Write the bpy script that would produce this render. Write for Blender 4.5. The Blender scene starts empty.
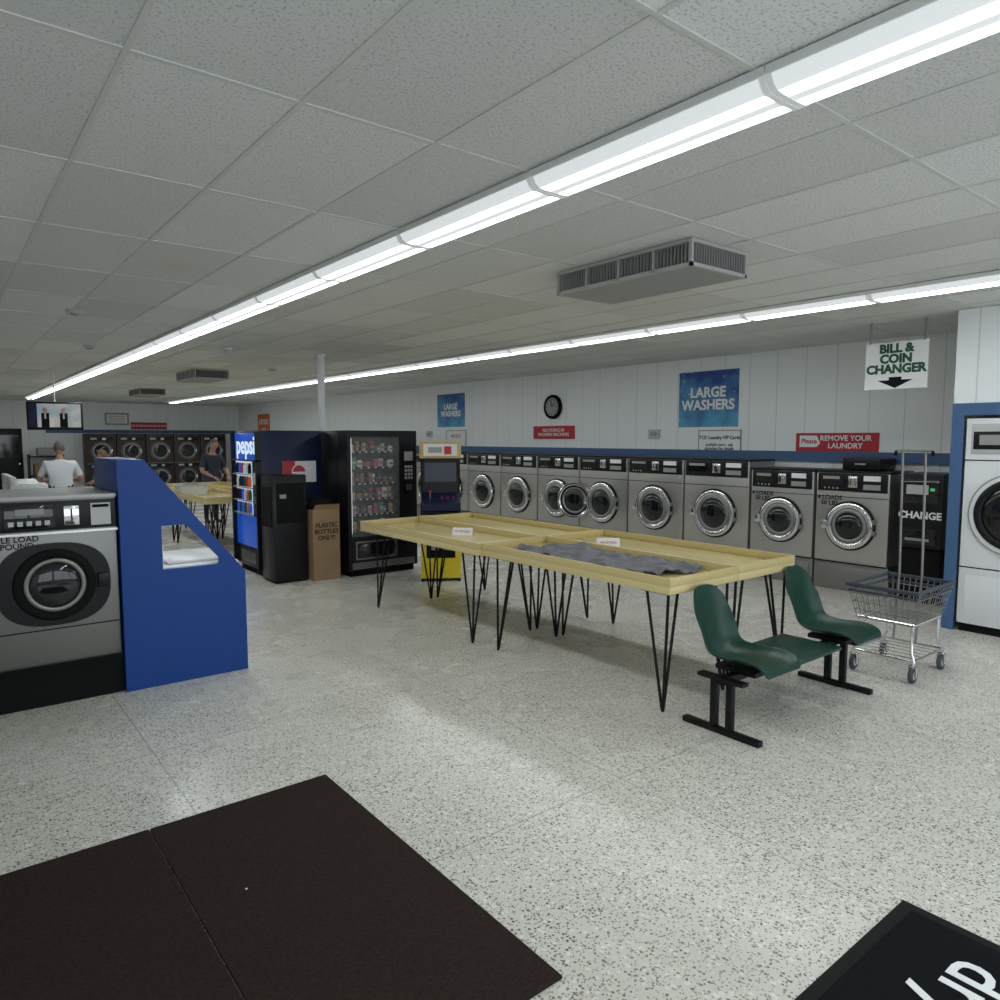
import bpy, bmesh, math, random
from mathutils import Vector, Matrix, Euler
random.seed(7)
D=bpy.data; C=bpy.context; COL=C.scene.collection
C.scene.view_settings.view_transform='Standard'
ZC=2.98
XW=9.0; YF=27.0; XL=-2.6; YB=-1.7

# ---------------------------------------------------------------- materials
MATS={}
def mat(name,col=(.5,.5,.5),rough=.5,metal=0.0,emit=None,es=0.0,var=0.06,vs=6.0,bump=0.0,bs=60.0,spec=.5,alpha=None,trans=0.0,coat=0.0):
    if name in MATS: return MATS[name]
    m=D.materials.new(name); m.use_nodes=True; nt=m.node_tree; n=nt.nodes; l=nt.links
    b=n['Principled BSDF']
    b.inputs['Roughness'].default_value=rough; b.inputs['Metallic'].default_value=metal
    b.inputs['Specular IOR Level'].default_value=spec
    b.inputs['Transmission Weight'].default_value=trans
    b.inputs['Coat Weight'].default_value=coat
    tc=n.new('ShaderNodeTexCoord'); no=n.new('ShaderNodeTexNoise'); no.inputs['Scale'].default_value=vs; no.inputs['Detail'].default_value=4
    l.new(tc.outputs['Object'],no.inputs['Vector'])
    mx=n.new('ShaderNodeMix'); mx.data_type='RGBA'
    mx.inputs[6].default_value=(*[c*(1-var) for c in col],1); mx.inputs[7].default_value=(*[min(1,c*(1+var)) for c in col],1)
    l.new(no.outputs['Fac'],mx.inputs[0]); l.new(mx.outputs[2],b.inputs['Base Color'])
    if emit: b.inputs['Emission Color'].default_value=(*emit,1); b.inputs['Emission Strength'].default_value=es
    if alpha is not None: b.inputs['Alpha'].default_value=alpha
    if bump>0:
        n2=n.new('ShaderNodeTexNoise'); n2.inputs['Scale'].default_value=bs; n2.inputs['Detail'].default_value=5
        l.new(tc.outputs['Object'],n2.inputs['Vector'])
        bp=n.new('ShaderNodeBump'); bp.inputs['Strength'].default_value=bump; bp.inputs['Distance'].default_value=.01
        l.new(n2.outputs['Fac'],bp.inputs['Height']); l.new(bp.outputs['Normal'],b.inputs['Normal'])
    MATS[name]=m; return m

def math_node(nt,op,a,b=None,clamp=False):
    nd=nt.nodes.new('ShaderNodeMath'); nd.operation=op; nd.use_clamp=clamp
    for i,v in enumerate([a,b]):
        if v is None: continue
        if isinstance(v,(int,float)): nd.inputs[i].default_value=v
        else: nt.links.new(v,nd.inputs[i])
    return nd.outputs[0]
def mixc(nt,f,a,b,mode='MIX'):
    nd=nt.nodes.new('ShaderNodeMix'); nd.data_type='RGBA'; nd.blend_type=mode
    for i,v in ((0,f),(6,a),(7,b)):
        if isinstance(v,(int,float)): nd.inputs[i].default_value=v
        elif isinstance(v,tuple): nd.inputs[i].default_value=(*v,1)
        else: nt.links.new(v,nd.inputs[i])
    return nd.outputs[2]

def terrazzo():
    m=D.materials.new('terrazzo'); m.use_nodes=True; nt=m.node_tree; n=nt.nodes; l=nt.links; b=n['Principled BSDF']
    tc=n.new('ShaderNodeTexCoord'); co=tc.outputs['Object']
    def chips(scale,thr,rad):
        v=n.new('ShaderNodeTexVoronoi'); v.inputs['Scale'].default_value=scale; l.new(co,v.inputs['Vector'])
        s=n.new('ShaderNodeSeparateColor'); l.new(v.outputs['Color'],s.inputs[0])
        pick=math_node(nt,'GREATER_THAN',s.outputs[0],thr)
        near=math_node(nt,'LESS_THAN',v.outputs['Distance'],rad)
        return math_node(nt,'MULTIPLY',pick,near), s.outputs[1]
    no=n.new('ShaderNodeTexNoise'); no.inputs['Scale'].default_value=1.3; no.inputs['Detail'].default_value=5; l.new(co,no.inputs['Vector'])
    base=mixc(nt,no.outputs['Fac'],(.58,.565,.50),(.74,.73,.66))
    f1,r1=chips(60,.62,.36); c1=mixc(nt,r1,(.05,.05,.045),(.38,.31,.22))
    col=mixc(nt,math_node(nt,'MULTIPLY',f1,.92),base,c1)
    f2,r2=chips(115,.62,.42); c2=mixc(nt,r2,(.02,.02,.02),(.28,.27,.23))
    col=mixc(nt,math_node(nt,'MULTIPLY',f2,.85),col,c2)
    f3,r3=chips(41,.72,.38); col=mixc(nt,math_node(nt,'MULTIPLY',f3,.6),col,(.86,.85,.80))
    sp=n.new('ShaderNodeSeparateXYZ'); l.new(co,sp.inputs[0])
    def seam(o,off):
        a=math_node(nt,'SUBTRACT',o,off); a=math_node(nt,'DIVIDE',a,1.87); a=math_node(nt,'FRACT',math_node(nt,'ADD',a,20.5)); a=math_node(nt,'SUBTRACT',a,.5); a=math_node(nt,'ABSOLUTE',a)
        return math_node(nt,'LESS_THAN',a,.0018)
    s=math_node(nt,'MAXIMUM',seam(sp.outputs[0],.907),seam(sp.outputs[1],2.47))
    col=mixc(nt,math_node(nt,'MULTIPLY',s,.55),col,(.16,.15,.12))
    n3=n.new('ShaderNodeTexNoise'); n3.inputs['Scale'].default_value=.55; n3.inputs['Detail'].default_value=6; l.new(co,n3.inputs['Vector'])
    g=math_node(nt,'MULTIPLY',math_node(nt,'SUBTRACT',n3.outputs['Fac'],.5,True),1.3,True)
    col=mixc(nt,g,col,(.40,.365,.28))
    l.new(col,b.inputs['Base Color'])
    r=math_node(nt,'ADD',math_node(nt,'MULTIPLY',no.outputs['Fac'],.22),.16); l.new(r,b.inputs['Roughness'])
    b.inputs['Specular IOR Level'].default_value=.5
    return m
def ceilmat():
    m=D.materials.new('acoustic_tile'); m.use_nodes=True; nt=m.node_tree; n=nt.nodes; l=nt.links; b=n['Principled BSDF']
    tc=n.new('ShaderNodeTexCoord'); co=tc.outputs['Object']
    sp=n.new('ShaderNodeSeparateXYZ'); l.new(co,sp.inputs[0])
    fx=math_node(nt,'FLOOR',math_node(nt,'DIVIDE',math_node(nt,'SUBTRACT',sp.outputs[0],.53),.56))
    fy=math_node(nt,'FLOOR',math_node(nt,'DIVIDE',math_node(nt,'SUBTRACT',sp.outputs[1],2.5),1.12))
    cb=n.new('ShaderNodeCombineXYZ'); l.new(fx,cb.inputs[0]); l.new(fy,cb.inputs[1])
    wn=n.new('ShaderNodeTexWhiteNoise'); l.new(cb.outputs[0],wn.inputs['Vector'])
    col=mixc(nt,wn.outputs['Value'],(.62,.62,.60),(.77,.775,.755))
    vo=n.new('ShaderNodeTexNoise'); vo.inputs['Scale'].default_value=95; vo.inputs['Detail'].default_value=3; l.new(co,vo.inputs['Vector'])
    pit=math_node(nt,'GREATER_THAN',vo.outputs['Fac'],.59)
    col=mixc(nt,math_node(nt,'MULTIPLY',pit,.5),col,(.30,.30,.29))
    st=n.new('ShaderNodeTexNoise'); st.inputs['Scale'].default_value=.8; st.inputs['Detail'].default_value=3; l.new(co,st.inputs['Vector'])
    sf=math_node(nt,'MULTIPLY',math_node(nt,'SUBTRACT',st.outputs['Fac'],.66,True),5,True)
    col=mixc(nt,math_node(nt,'MULTIPLY',sf,.5),col,(.50,.41,.25))
    l.new(col,b.inputs['Base Color']); b.inputs['Roughness'].default_value=.9
    bp=n.new('ShaderNodeBump'); bp.inputs['Strength'].default_value=.7; bp.inputs['Distance'].default_value=.01; bp.invert=True
    l.new(pit,bp.inputs['Height']); l.new(bp.outputs[0],b.inputs['Normal'])
    return m
def panelwall(name,axis,col=(.87,.90,.91)):
    m=D.materials.new(name); m.use_nodes=True; nt=m.node_tree; n=nt.nodes; l=nt.links; b=n['Principled BSDF']
    tc=n.new('ShaderNodeTexCoord'); co=tc.outputs['Object']
    sp=n.new('ShaderNodeSeparateXYZ'); l.new(co,sp.inputs[0])
    a=math_node(nt,'FRACT',math_node(nt,'ADD',math_node(nt,'DIVIDE',sp.outputs[axis],.41),30))
    g=math_node(nt,'GREATER_THAN',math_node(nt,'ABSOLUTE',math_node(nt,'SUBTRACT',a,.5)),.486)
    no=n.new('ShaderNodeTexNoise'); no.inputs['Scale'].default_value=1.5; l.new(co,no.inputs['Vector'])
    c=mixc(nt,no.outputs['Fac'],tuple(x*.95 for x in col),col)
    c=mixc(nt,math_node(nt,'MULTIPLY',g,.4),c,(.35,.37,.38))
    l.new(c,b.inputs['Base Color']); b.inputs['Roughness'].default_value=.45
    bp=n.new('ShaderNodeBump'); bp.inputs['Strength'].default_value=.4; bp.inputs['Distance'].default_value=.01; bp.invert=True
    l.new(g,bp.inputs['Height']); l.new(bp.outputs[0],b.inputs['Normal'])
    return m
def steelmat(name,col=(.62,.61,.58),rough=.32):
    m=D.materials.new(name); m.use_nodes=True; nt=m.node_tree; n=nt.nodes; l=nt.links; b=n['Principled BSDF']
    tc=n.new('ShaderNodeTexCoord'); mp=n.new('ShaderNodeMapping'); mp.inputs['Scale'].default_value=(2,2,90); l.new(tc.outputs['Object'],mp.inputs[0])
    no=n.new('ShaderNodeTexNoise'); no.inputs['Scale'].default_value=4; l.new(mp.outputs[0],no.inputs['Vector'])
    l.new(mixc(nt,no.outputs['Fac'],tuple(c*.88 for c in col),col),b.inputs['Base Color'])
    l.new(math_node(nt,'ADD',math_node(nt,'MULTIPLY',no.outputs['Fac'],.15),rough-.07),b.inputs['Roughness'])
    b.inputs['Metallic'].default_value=.85
    return m
def lensmat(tube,base):
    m=D.materials.new('fluorescent_lens'); m.use_nodes=True; nt=m.node_tree; n=nt.nodes; l=nt.links; b=n['Principled BSDF']
    tc=n.new('ShaderNodeTexCoord'); sp=n.new('ShaderNodeSeparateXYZ'); l.new(tc.outputs['Object'],sp.inputs[0])
    a=math_node(nt,'ABSOLUTE',math_node(nt,'SUBTRACT',math_node(nt,'ABSOLUTE',sp.outputs[0]),.052))
    f=math_node(nt,'SUBTRACT',1.0,math_node(nt,'DIVIDE',a,.032),True)
    ye=math_node(nt,'SUBTRACT',1.0,math_node(nt,'MULTIPLY',math_node(nt,'SUBTRACT',math_node(nt,'ABSOLUTE',sp.outputs[1]),.50,True),18),True)
    e=math_node(nt,'ADD',math_node(nt,'MULTIPLY',math_node(nt,'MULTIPLY',f,ye),tube),base)
    b.inputs['Base Color'].default_value=(.35,.36,.36,1); b.inputs['Emission Color'].default_value=(.93,.985,1,1)
    l.new(e,b.inputs['Emission Strength']); return m

M_floor=terrazzo(); M_ceil=ceilmat(); M_wx=panelwall('panel_wall_x',1); M_wy=panelwall('panel_wall_y',0)
M_steel=steelmat('brushed_steel',(.54,.53,.505)); M_steeld=steelmat('steel_dark',(.32,.315,.30),.4); M_steelm=steelmat('steel_mid',(.24,.238,.228),.38)
M_chrome=mat('chrome',(.75,.75,.76),.14,1.0,var=.03)
M_lens=lensmat(36,.60)
M_cap=mat('fixture_endcap',(.55,.55,.54),.5,emit=(.9,.95,.95),es=.22)  # end caps are no lamp; slight emission stands in for light on them
M_black=mat('black_plastic',(.008,.008,.010),.36,spec=.28)
M_blackm=mat('black_matte',(.008,.008,.008),.75,spec=.12)
M_bsteel=mat('black_iron',(.006,.006,.007),.45,spec=.25)
M_glass=mat('dark_glass',(.008,.009,.010),.06,spec=.6)
M_white=mat('white_enamel',(.74,.75,.76),.35)
M_paper=mat('white_paper',(.84,.85,.85),.7)
M_blue=mat('blue_laminate',(.008,.055,.26),.42,var=.1,vs=3,spec=.3)
M_btrim=mat('blue_trim',(.055,.12,.25),.45)
M_yel=mat('yellow_laminate',(.66,.545,.27),.20,var=.01,vs=1.0,spec=.5)
M_yeld=mat('yellow_laminate_edge',(.60,.48,.22),.28,var=.01,vs=1.0)
M_green=mat('green_fibreglass',(.003,.040,.024),.30,var=.15,vs=9,spec=.35)
M_red=mat('sign_red',(.45,.02,.035),.5); M_sgreen=mat('sign_green',(.006,.08,.035),.5)
M_grey=mat('grey_paint',(.30,.30,.29),.5); M_lgrey=mat('light_grey',(.50,.51,.50),.5)
M_rub=mat('grey_rubber',(.05,.06,.08),.6)
M_card=mat('cardboard',(.30,.20,.11),.85,var=.12)
M_tbar=mat('ceiling_tbar',(.60,.60,.57),.6)
M_hous=mat('fixture_housing',(.75,.76,.74),.5)
M_vent=mat('vent_metal',(.42,.42,.40),.45,.1); M_vd=mat('vent_dark',(.04,.04,.036),.6)
M_carpet=mat('brown_mat_fibre',(.040,.028,.024),.97,var=.65,vs=70,bump=1.0,bs=230,spec=.1)
M_mat2=mat('black_mat_fibre',(.010,.011,.013),.95,var=.4,vs=150,bump=.8,bs=300,spec=.1)
M_rubber=mat('mat_rubber_edge',(.008,.008,.008),.7,spec=.2)
M_navy=mat('navy_panel',(.006,.011,.042),.4,spec=.3)
M_yplas=mat('yellow_plastic',(.80,.62,.03),.4)
M_orange=mat('sign_orange',(.6,.15,.03),.5)
M_skin=mat('skin',(.42,.24,.17),.55); M_eye=mat('eye_white',(.8,.8,.78),.3)
M_hairg=mat('hair_grey',(.13,.12,.115),.8); M_hairb=mat('hair_brown',(.16,.09,.05),.8)
M_tee=mat('white_tee',(.74,.76,.80),.9); M_shirtd=mat('dark_blue_shirt',(.025,.035,.055),.9); M_tan=mat('tan_shirt',(.34,.18,.12),.9)
M_jean=mat('jeans',(.04,.06,.12),.9); M_shoe=mat('shoe',(.03,.03,.03),.6)
M_cloth=mat('grey_blanket',(.19,.192,.205),.95,var=.55,vs=11,bump=.6,bs=30)
M_dryr=mat('dryer_dark_face',(.055,.040,.037),.5,spec=.3)

# ---------------------------------------------------------------- builders
def root(name,loc=(0,0,0),rz=0.0):
    e=D.objects.new(name,None); e.location=loc; e.rotation_euler=(0,0,rz); e.empty_display_size=.2; COL.objects.link(e); return e
class P:
    def __init__(s,name,parent=None,loc=None,rz=0):
        s.name=name; s.parent=parent; s.bm=bmesh.new(); s.mats=[]; s.loc=loc; s.rz=rz
    def mi(s,m):
        if m not in s.mats: s.mats.append(m)
        return s.mats.index(m)
    def box(s,x0,x1,y0,y1,z0,z1,m,bev=0.0):
        k=s.mi(m)
        r=bmesh.ops.create_cube(s.bm,size=1.0)
        vs=r['verts']
        for v in vs: v.co=Vector(((x0+x1)/2+v.co.x*(x1-x0),(y0+y1)/2+v.co.y*(y1-y0),(z0+z1)/2+v.co.z*(z1-z0)))
        fs=set(f for v in vs for f in v.link_faces)
        for f in fs: f.material_index=k
        if bev>0:
            es=list(set(e for v in vs for e in v.link_edges))
            bmesh.ops.bevel(s.bm,geom=es,offset=bev,segments=2,affect='EDGES',profile=.5,material=-1)
        return s
    def cyl(s,p0,p1,r,m,seg=20,r2=None,caps=True):
        k=s.mi(m); p0=Vector(p0); p1=Vector(p1); d=p1-p0; L=d.length
        mt=Matrix.Translation((p0+p1)/2)@d.to_track_quat('Z','Y').to_matrix().to_4x4()
        r_=bmesh.ops.create_cone(s.bm,cap_ends=caps,segments=seg,radius1=r,radius2=r if r2 is None else r2,depth=L,matrix=mt)
        for f in set(f for v in r_['verts'] for f in v.link_faces): f.material_index=k
        return s
    def tube(s,pts,r,m,seg=6,closed=False):
        k=s.mi(m); pts=[Vector(p) for p in pts]; n=len(pts); rings=[]
        up=None
        for i,p in enumerate(pts):
            a=pts[i-1] if (i>0 or closed) else p; b=pts[(i+1)%n] if (i<n-1 or closed) else p
            t=(b-a).normalized()
            if up is None: up=Vector((0,0,1)) if abs(t.z)<.9 else Vector((1,0,0))
            u=(up-t*up.dot(t)); 
            if u.length<1e-4: u=t.orthogonal()
            u.normalize(); w=t.cross(u); up=u
            rings.append([s.bm.verts.new(p+(u*math.cos(2*math.pi*j/seg)+w*math.sin(2*math.pi*j/seg))*r) for j in range(seg)])
        rr=range(n if closed else n-1)
        for i in rr:
            A=rings[i]; B=rings[(i+1)%n]
            for j in range(seg):
                f=s.bm.faces.new((A[j],A[(j+1)%seg],B[(j+1)%seg],B[j])); f.material_index=k
        if not closed:
            for R in (rings[0],rings[-1]):
                try: f=s.bm.faces.new(R); f.material_index=k
                except: pass
        return s
    def ring(s,c,R,r,m,axis='y',n=36,seg=10,fl=1.0):
        k=s.mi(m); c=Vector(c); rings=[]
        for i in range(n):
            a=2*math.pi*i/n
            row=[]
            for j in range(seg):
                b=2*math.pi*j/seg; rr=R+r*math.cos(b); h=r*math.sin(b)*fl
                q=(rr*math.cos(a),h,rr*math.sin(a)) if axis=='y' else ((rr*math.cos(a),rr*math.sin(a),h) if axis=='z' else (h,rr*math.cos(a),rr*math.sin(a)))
                row.append(s.bm.verts.new(c+Vector(q)))
            rings.append(row)
        for i in range(n):
            A=rings[i];B=rings[(i+1)%n]
            for j in range(seg):
                f=s.bm.faces.new((A[j],B[j],B[(j+1)%seg],A[(j+1)%seg])); f.material_index=k
        return s
    def prism(s,poly,ext,m):
        k=s.mi(m); ext=Vector(ext)
        a=[s.bm.verts.new(Vector(p)) for p in poly]; b=[s.bm.verts.new(Vector(p)+ext) for p in poly]
        n=len(a); fs=[s.bm.faces.new(a),s.bm.faces.new(list(reversed(b)))]
        for i in range(n): fs.append(s.bm.faces.new((a[i],b[i],b[(i+1)%n],a[(i+1)%n])))
        for f in fs: f.material_index=k
        return s
    def dome(s,c,R,h,m,n=28,rings=5,sgn=-1):
        k=s.mi(m); c=Vector(c); rows=[]
        for i in range(1,rings+1):
            t=i/rings*math.pi/2
            rows.append([s.bm.verts.new(c+Vector((R*math.sin(t)*math.cos(2*math.pi*j/n),sgn*h*math.cos(t),R*math.sin(t)*math.sin(2*math.pi*j/n)))) for j in range(n)])
        top=s.bm.verts.new(c+Vector((0,sgn*h,0)))
        for j in range(n):
            f=s.bm.faces.new((top,rows[0][j],rows[0][(j+1)%n])); f.material_index=k
            for i in range(rings-1):
                f=s.bm.faces.new((rows[i][j],rows[i+1][j],rows[i+1][(j+1)%n],rows[i][(j+1)%n])); f.material_index=k
        return s
    def sph(s,c,r,m,sc=(1,1,1),u=20,v=14):
        k=s.mi(m)
        mt=Matrix.Translation(c)@Matrix.Diagonal((sc[0],sc[1],sc[2],1))
        q=bmesh.ops.create_uvsphere(s.bm,u_segments=u,v_segments=v,radius=r,matrix=mt)
        for f in set(f for w in q['verts'] for f in w.link_faces): f.material_index=k
        return s
    def end(s,smooth=35,normals=True):
        if normals: bmesh.ops.recalc_face_normals(s.bm,faces=s.bm.faces[:])
        me=D.meshes.new(s.name); s.bm.to_mesh(me); s.bm.free()
        for m in s.mats: me.materials.append(m)
        if smooth:
            me.shade_smooth()
            try: me.set_sharp_from_angle(angle=math.radians(smooth))
            except Exception: pass
        o=D.objects.new(s.name,me); COL.objects.link(o)
        if s.parent: o.parent=s.parent
        if s.loc: o.location=s.loc
        o.rotation_euler=(0,0,s.rz)
        return o
def text(name,body,size,loc,m,parent,rot=(math.pi/2,0,0),bold=.0,align='CENTER',ext=.0015,sx=1.0,ls=1.0):
    cu=D.curves.new(name,'FONT'); cu.body=body; cu.size=size; cu.align_x=align; cu.align_y='CENTER'; cu.extrude=ext; cu.offset=bold*size; cu.resolution_u=3; cu.space_line=ls
    o=D.objects.new(name+'_tmp',cu); COL.objects.link(o); C.view_layer.update()
    me=D.meshes.new_from_object(o.evaluated_get(C.evaluated_depsgraph_get()))
    D.objects.remove(o); D.curves.remove(cu)
    me.materials.clear(); me.materials.append(m)
    t=D.objects.new(name,me); t.location=loc; t.rotation_euler=rot; t.scale=(sx,1,1); t.parent=parent; COL.objects.link(t); return t
def dup(rt,name,loc,rz=None):
    e=D.objects.new(name,None); e.location=loc; e.rotation_euler=(0,0,rt.rotation_euler.z if rz is None else rz); e.empty_display_size=.2; COL.objects.link(e)
    for c in rt.children:
        o=D.objects.new(c.name.split('.')[0],c.data); o.parent=e; o.location=c.location; o.rotation_euler=c.rotation_euler; o.scale=c.scale; COL.objects.link(o)
    return e

# ---------------------------------------------------------------- room
P('floor').box(XL-.1,XW+.1,YB-.1,YF+.1,-.08,0,M_floor).end(0)
cr=root('ceiling')
P('ceiling_tiles',cr).box(XL-.1,XW+.1,YB-.1,YF+.1,ZC,ZC+.08,M_ceil).end(0)
g=P('ceiling_grid',cr)
x=.53-.56*6
while x<XW:
    if x>XL: g.box(x-.010,x+.010,YB,YF,ZC-.004,ZC+.001,M_tbar)
    x+=.56
y=2.5-1.12*4
while y<YF:
    if y>YB: g.box(XL,XW,y-.010,y+.010,ZC-.0045,ZC+.001,M_tbar)
    y+=1.12
g.end(0)
P('wall_right').box(XW,XW+.1,YB,YF,0,ZC,M_wx).end(0)
P('wall_far').box(XL,XW,YF,YF+.1,0,ZC,M_wy).end(0)
P('wall_left').box(XL-.1,XL,YB,YF,0,ZC,M_wx).end(0)
w=P('wall_front')
w.box(XL,XW,YB-.1,YB,0,.45,M_wy).box(XL,XW,YB-.1,YB,2.6,ZC,M_wy)
for a,b in ((XL,-2.2),(.9,1.1),(4.2,4.4),(7.5,XW)): w.box(a,b,YB-.1,YB,.45,2.6,M_wy)
w.end(0)
for i,(a,b) in enumerate(((-2.2,.9),(1.1,4.2),(4.4,7.5))):
    f=P('window_%d'%(i+1))
    f.box(a,b,YB-.08,YB-.02,.45,.5,M_vent).box(a,b,YB-.08,YB-.02,2.55,2.6,M_vent)
    for xx in (a,(a+b)/2-.025,b-.05): f.box(xx,xx+.05,YB-.08,YB-.02,.5,2.55,M_vent)
    f.end(0)
P('baseboard_right').box(XW-.015,XW,3.0,YF-.02,0,.1,M_grey).end(0)
P('baseboard_far').box(XL,XW-.02,YF-.015,YF,0,.1,M_grey).end(0)
P('trim_1').box(XW-.05,XW,2.72,YF-.02,1.50,1.63,M_btrim).end(0)

# dryer partition
PX=7.48; PY=2.64
w=P('wall_partition')
w.box(PX,XW-.01,YB+.01,PY,2.12,ZC-.006,M_wx).box(PX,XW-.01,PY-.03,PY,0,2.12,M_white)
w.end(0)
P('trim_2').box(PX-.02,PX,PY-.10,PY,0,2.12,M_btrim).box(PX-.02,PX,YB+.02,PY-.10,2.01,2.12,M_btrim).end(0)

def stack_dryer(loc,rz,face,w=.82,h=1.98,name='stacked_dryer',ring=M_white):
    r=root(name,loc,rz)
    p=P('body',r); p.box(.004,w-.004,0,.7,.08,h,face,.006).box(.02,w-.02,.03,.69,0,.08,M_blackm)
    p.box(.0,w,-.004,.0,h/2-.006,h/2+.006,M_grey)
    p.end()
    for k,z0 in enumerate((.08,h/2)):
        d=P('door_%d'%(k+1),r); cz=z0+.40
        d.cyl((w/2,-.02,cz),(w/2,0,cz),.31,face,40).ring((w/2,-.025,cz),.245,.03,ring,fl=.7).dome((w/2,-.02,cz),.22,.03,M_glass)
        d.ring((w/2,-.021,cz),.305,.006,M_grey,fl=.6)
        d.box(w/2+.26,w/2+.30,-.05,-.02,cz-.06,cz+.06,M_chrome,.005); d.end()
        c=P('control_panel_%d'%(k+1),r); zc=z0+.80
        c.box(.06,w-.06,-.012,0,zc-.05,zc+.06,M_black).box(.12,.30,-.016,-.012,zc-.02,zc+.04,M_lgrey).box(.46,.56,-.02,-.012,zc-.03,zc+.04,M_chrome); c.end()
    return r
def big_dryer(loc,rz,w=.86,h=1.98):
    r=root('tumble_dryer',loc,rz)
    p=P('body',r); p.box(.004,w-.004,0,.75,.08,h,M_white,.006).box(.02,w-.02,.03,.74,0,.08,M_blackm)
    for z in (.61,1.60): p.box(.004,w-.004,-.003,.0,z-.005,z+.005,M_blackm)
    p.end()
    c=P('control_panel',r); c.box(.05,w-.05,-.012,0,1.66,1.93,M_lgrey,.003).box(.07,w-.07,-.018,-.012,1.70,1.86,M_black,.003).box(.12,.32,-.022,-.018,1.74,1.83,M_grey)
    for i in range(3): c.cyl((.42+i*.06,-.028,1.79),(.42+i*.06,-.018,1.79),.018,M_chrome,14)
    c.box(.64,.76,-.03,-.018,1.72,1.85,M_chrome,.003); c.end()
    d=P('door',r); cz=1.12
    d.cyl((w/2,-.025,cz),(w/2,0,cz),.37,M_white,48).ring((w/2,-.026,cz),.365,.007,M_grey,fl=.6,n=48).ring((w/2,-.03,cz),.29,.035,M_black,fl=.7,n=44).dome((w/2,-.025,cz),.265,.04,M_glass)
    d.box(w/2+.33,w/2+.37,-.06,-.025,cz-.07,cz+.07,M_chrome,.005); d.end()
    q=P('lint_panel',r); q.box(.06,w-.06,-.006,0,.16,.54,M_white,.003).cyl((w/2,-.014,.48),(w/2,-.006,.48),.018,M_grey,14); q.end()
    return r
sd=big_dryer((PX-.005,PY-.115,0),-math.pi/2)
for k in range(1,4): dup(sd,'tumble_dryer',(PX-.005,PY-.115-.87*k,0))
fd=stack_dryer((3.9,YF-.75,0),0,M_dryr,w=.86,h=1.95,ring=M_steeld)
for k in range(1,5): dup(fd,'stacked_dryer',(3.9+.88*k,YF-.75,0))

# ---------------------------------------------------------------- ceiling fixtures
def fixture():
    p=P('fluorescent_light_fixture'); L=1.135; k=p.mi(M_lens)
    prof=[(-.120,-.001),(-.125,-.03),(-.110,-.056),(-.088,-.070),(0,-.074),(.088,-.070),(.110,-.056),(.125,-.03),(.120,-.001)]
    A=[p.bm.verts.new((a,-L/2+.018,b)) for a,b in prof]; B=[p.bm.verts.new((a,L/2-.018,b)) for a,b in prof]
    for i in range(len(prof)-1):
        f=p.bm.faces.new((A[i],A[i+1],B[i+1],B[i])); f.material_index=k
    for s in (-1,1):
        y0=s*L/2; p.prism([(a*1.03,y0,b*1.03) for a,b in prof],(0,-s*.020,0),M_cap)
    p.box(-.128,.128,-L/2,L/2,-.012,-.001,M_hous)
    for s in (-1,1): p.box(s*.128-.004,s*.128+.004,-L/2,L/2,-.030,-.001,M_hous)
    return p.end(50)
fx=fixture(); n=0
for X,off in ((2.26,.0),(6.06,.27)):
    for k in range(-2,20):
        yy=1.34+1.14*k+.57+off
        if yy>24.6: continue
        if n==0: fx.location=(X,yy,ZC-.005)
        else:
            o=D.objects.new('fluorescent_light_fixture',fx.data); o.location=(X,yy,ZC-.005); COL.objects.link(o)
        n+=1

def vent(loc):
    r=root('ceiling_vent',loc); w,l,h=.57,1.16,.16
    p=P('housing',r)
    p.box(0,w,0,l,-.02,0,M_vent).box(.02,w-.02,.02,l-.02,-h,-h+.015,M_grey)
    for a in (0,w-.02):
        for b in (0,l-.02): p.box(a,a+.02,b,b+.02,-h,-.02,M_vent)
    p.box(0,w,0,.02,-h,-h+.022,M_vent).box(0,w,l-.02,l,-h,-h+.022,M_vent).box(0,.02,0,l,-h,-h+.022,M_vent).box(w-.02,w,0,l,-h,-h+.022,M_vent)
    for q in (.25,.5,.75): p.box(0,.022,l*q-.008,l*q+.008,-h,-.02,M_vent)
    p.box(.03,w-.03,.03,l-.03,-h+.02,-.02,M_vd)
    p.end(0)
    p=P('louvres',r)
    nn=44
    for i in range(1,nn):
        y=l*i/nn; p.box(.006,.024,y-.0025,y+.0025,-h+.02,-.02,M_grey); p.box(w-.024,w-.006,y-.0025,y+.0025,-h+.02,-.02,M_grey)
    for i in range(1,22):
        x=w*i/22; p.box(x-.0025,x+.0025,.006,.024,-h+.02,-.02,M_grey); p.box(x-.0025,x+.0025,l-.024,l-.006,-h+.02,-.02,M_grey)
    p.end(0)
vent((3.56,2.68,ZC-.005)); vent((3.56,12.8,ZC-.005)); vent((3.9,18.5,ZC-.005))
for (x,y) in ((1.1,7.7),(1.65,10.5),(4.6,12.0)):
    P('smoke_detector').cyl((x,y,ZC-.035),(x,y,ZC-.004),.06,M_lgrey,24,.075).cyl((x,y,ZC-.05),(x,y,ZC-.035),.035,M_grey,20).end()
dc=root('dome_camera',(3.1,9.6,ZC-.005)); P('mount',dc).cyl((0,0,-.03),(0,0,0),.06,M_white,24).end(); P('dome',dc).sph((0,0,-.04),.045,M_lgrey).end()
P('ceiling_support_pole').cyl((4.34,9.52,0),(4.34,9.52,ZC-.005),.05,M_white,24).cyl((4.34,9.52,ZC-.04),(4.34,9.52,ZC-.005),.075,M_white,24).end()

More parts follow.
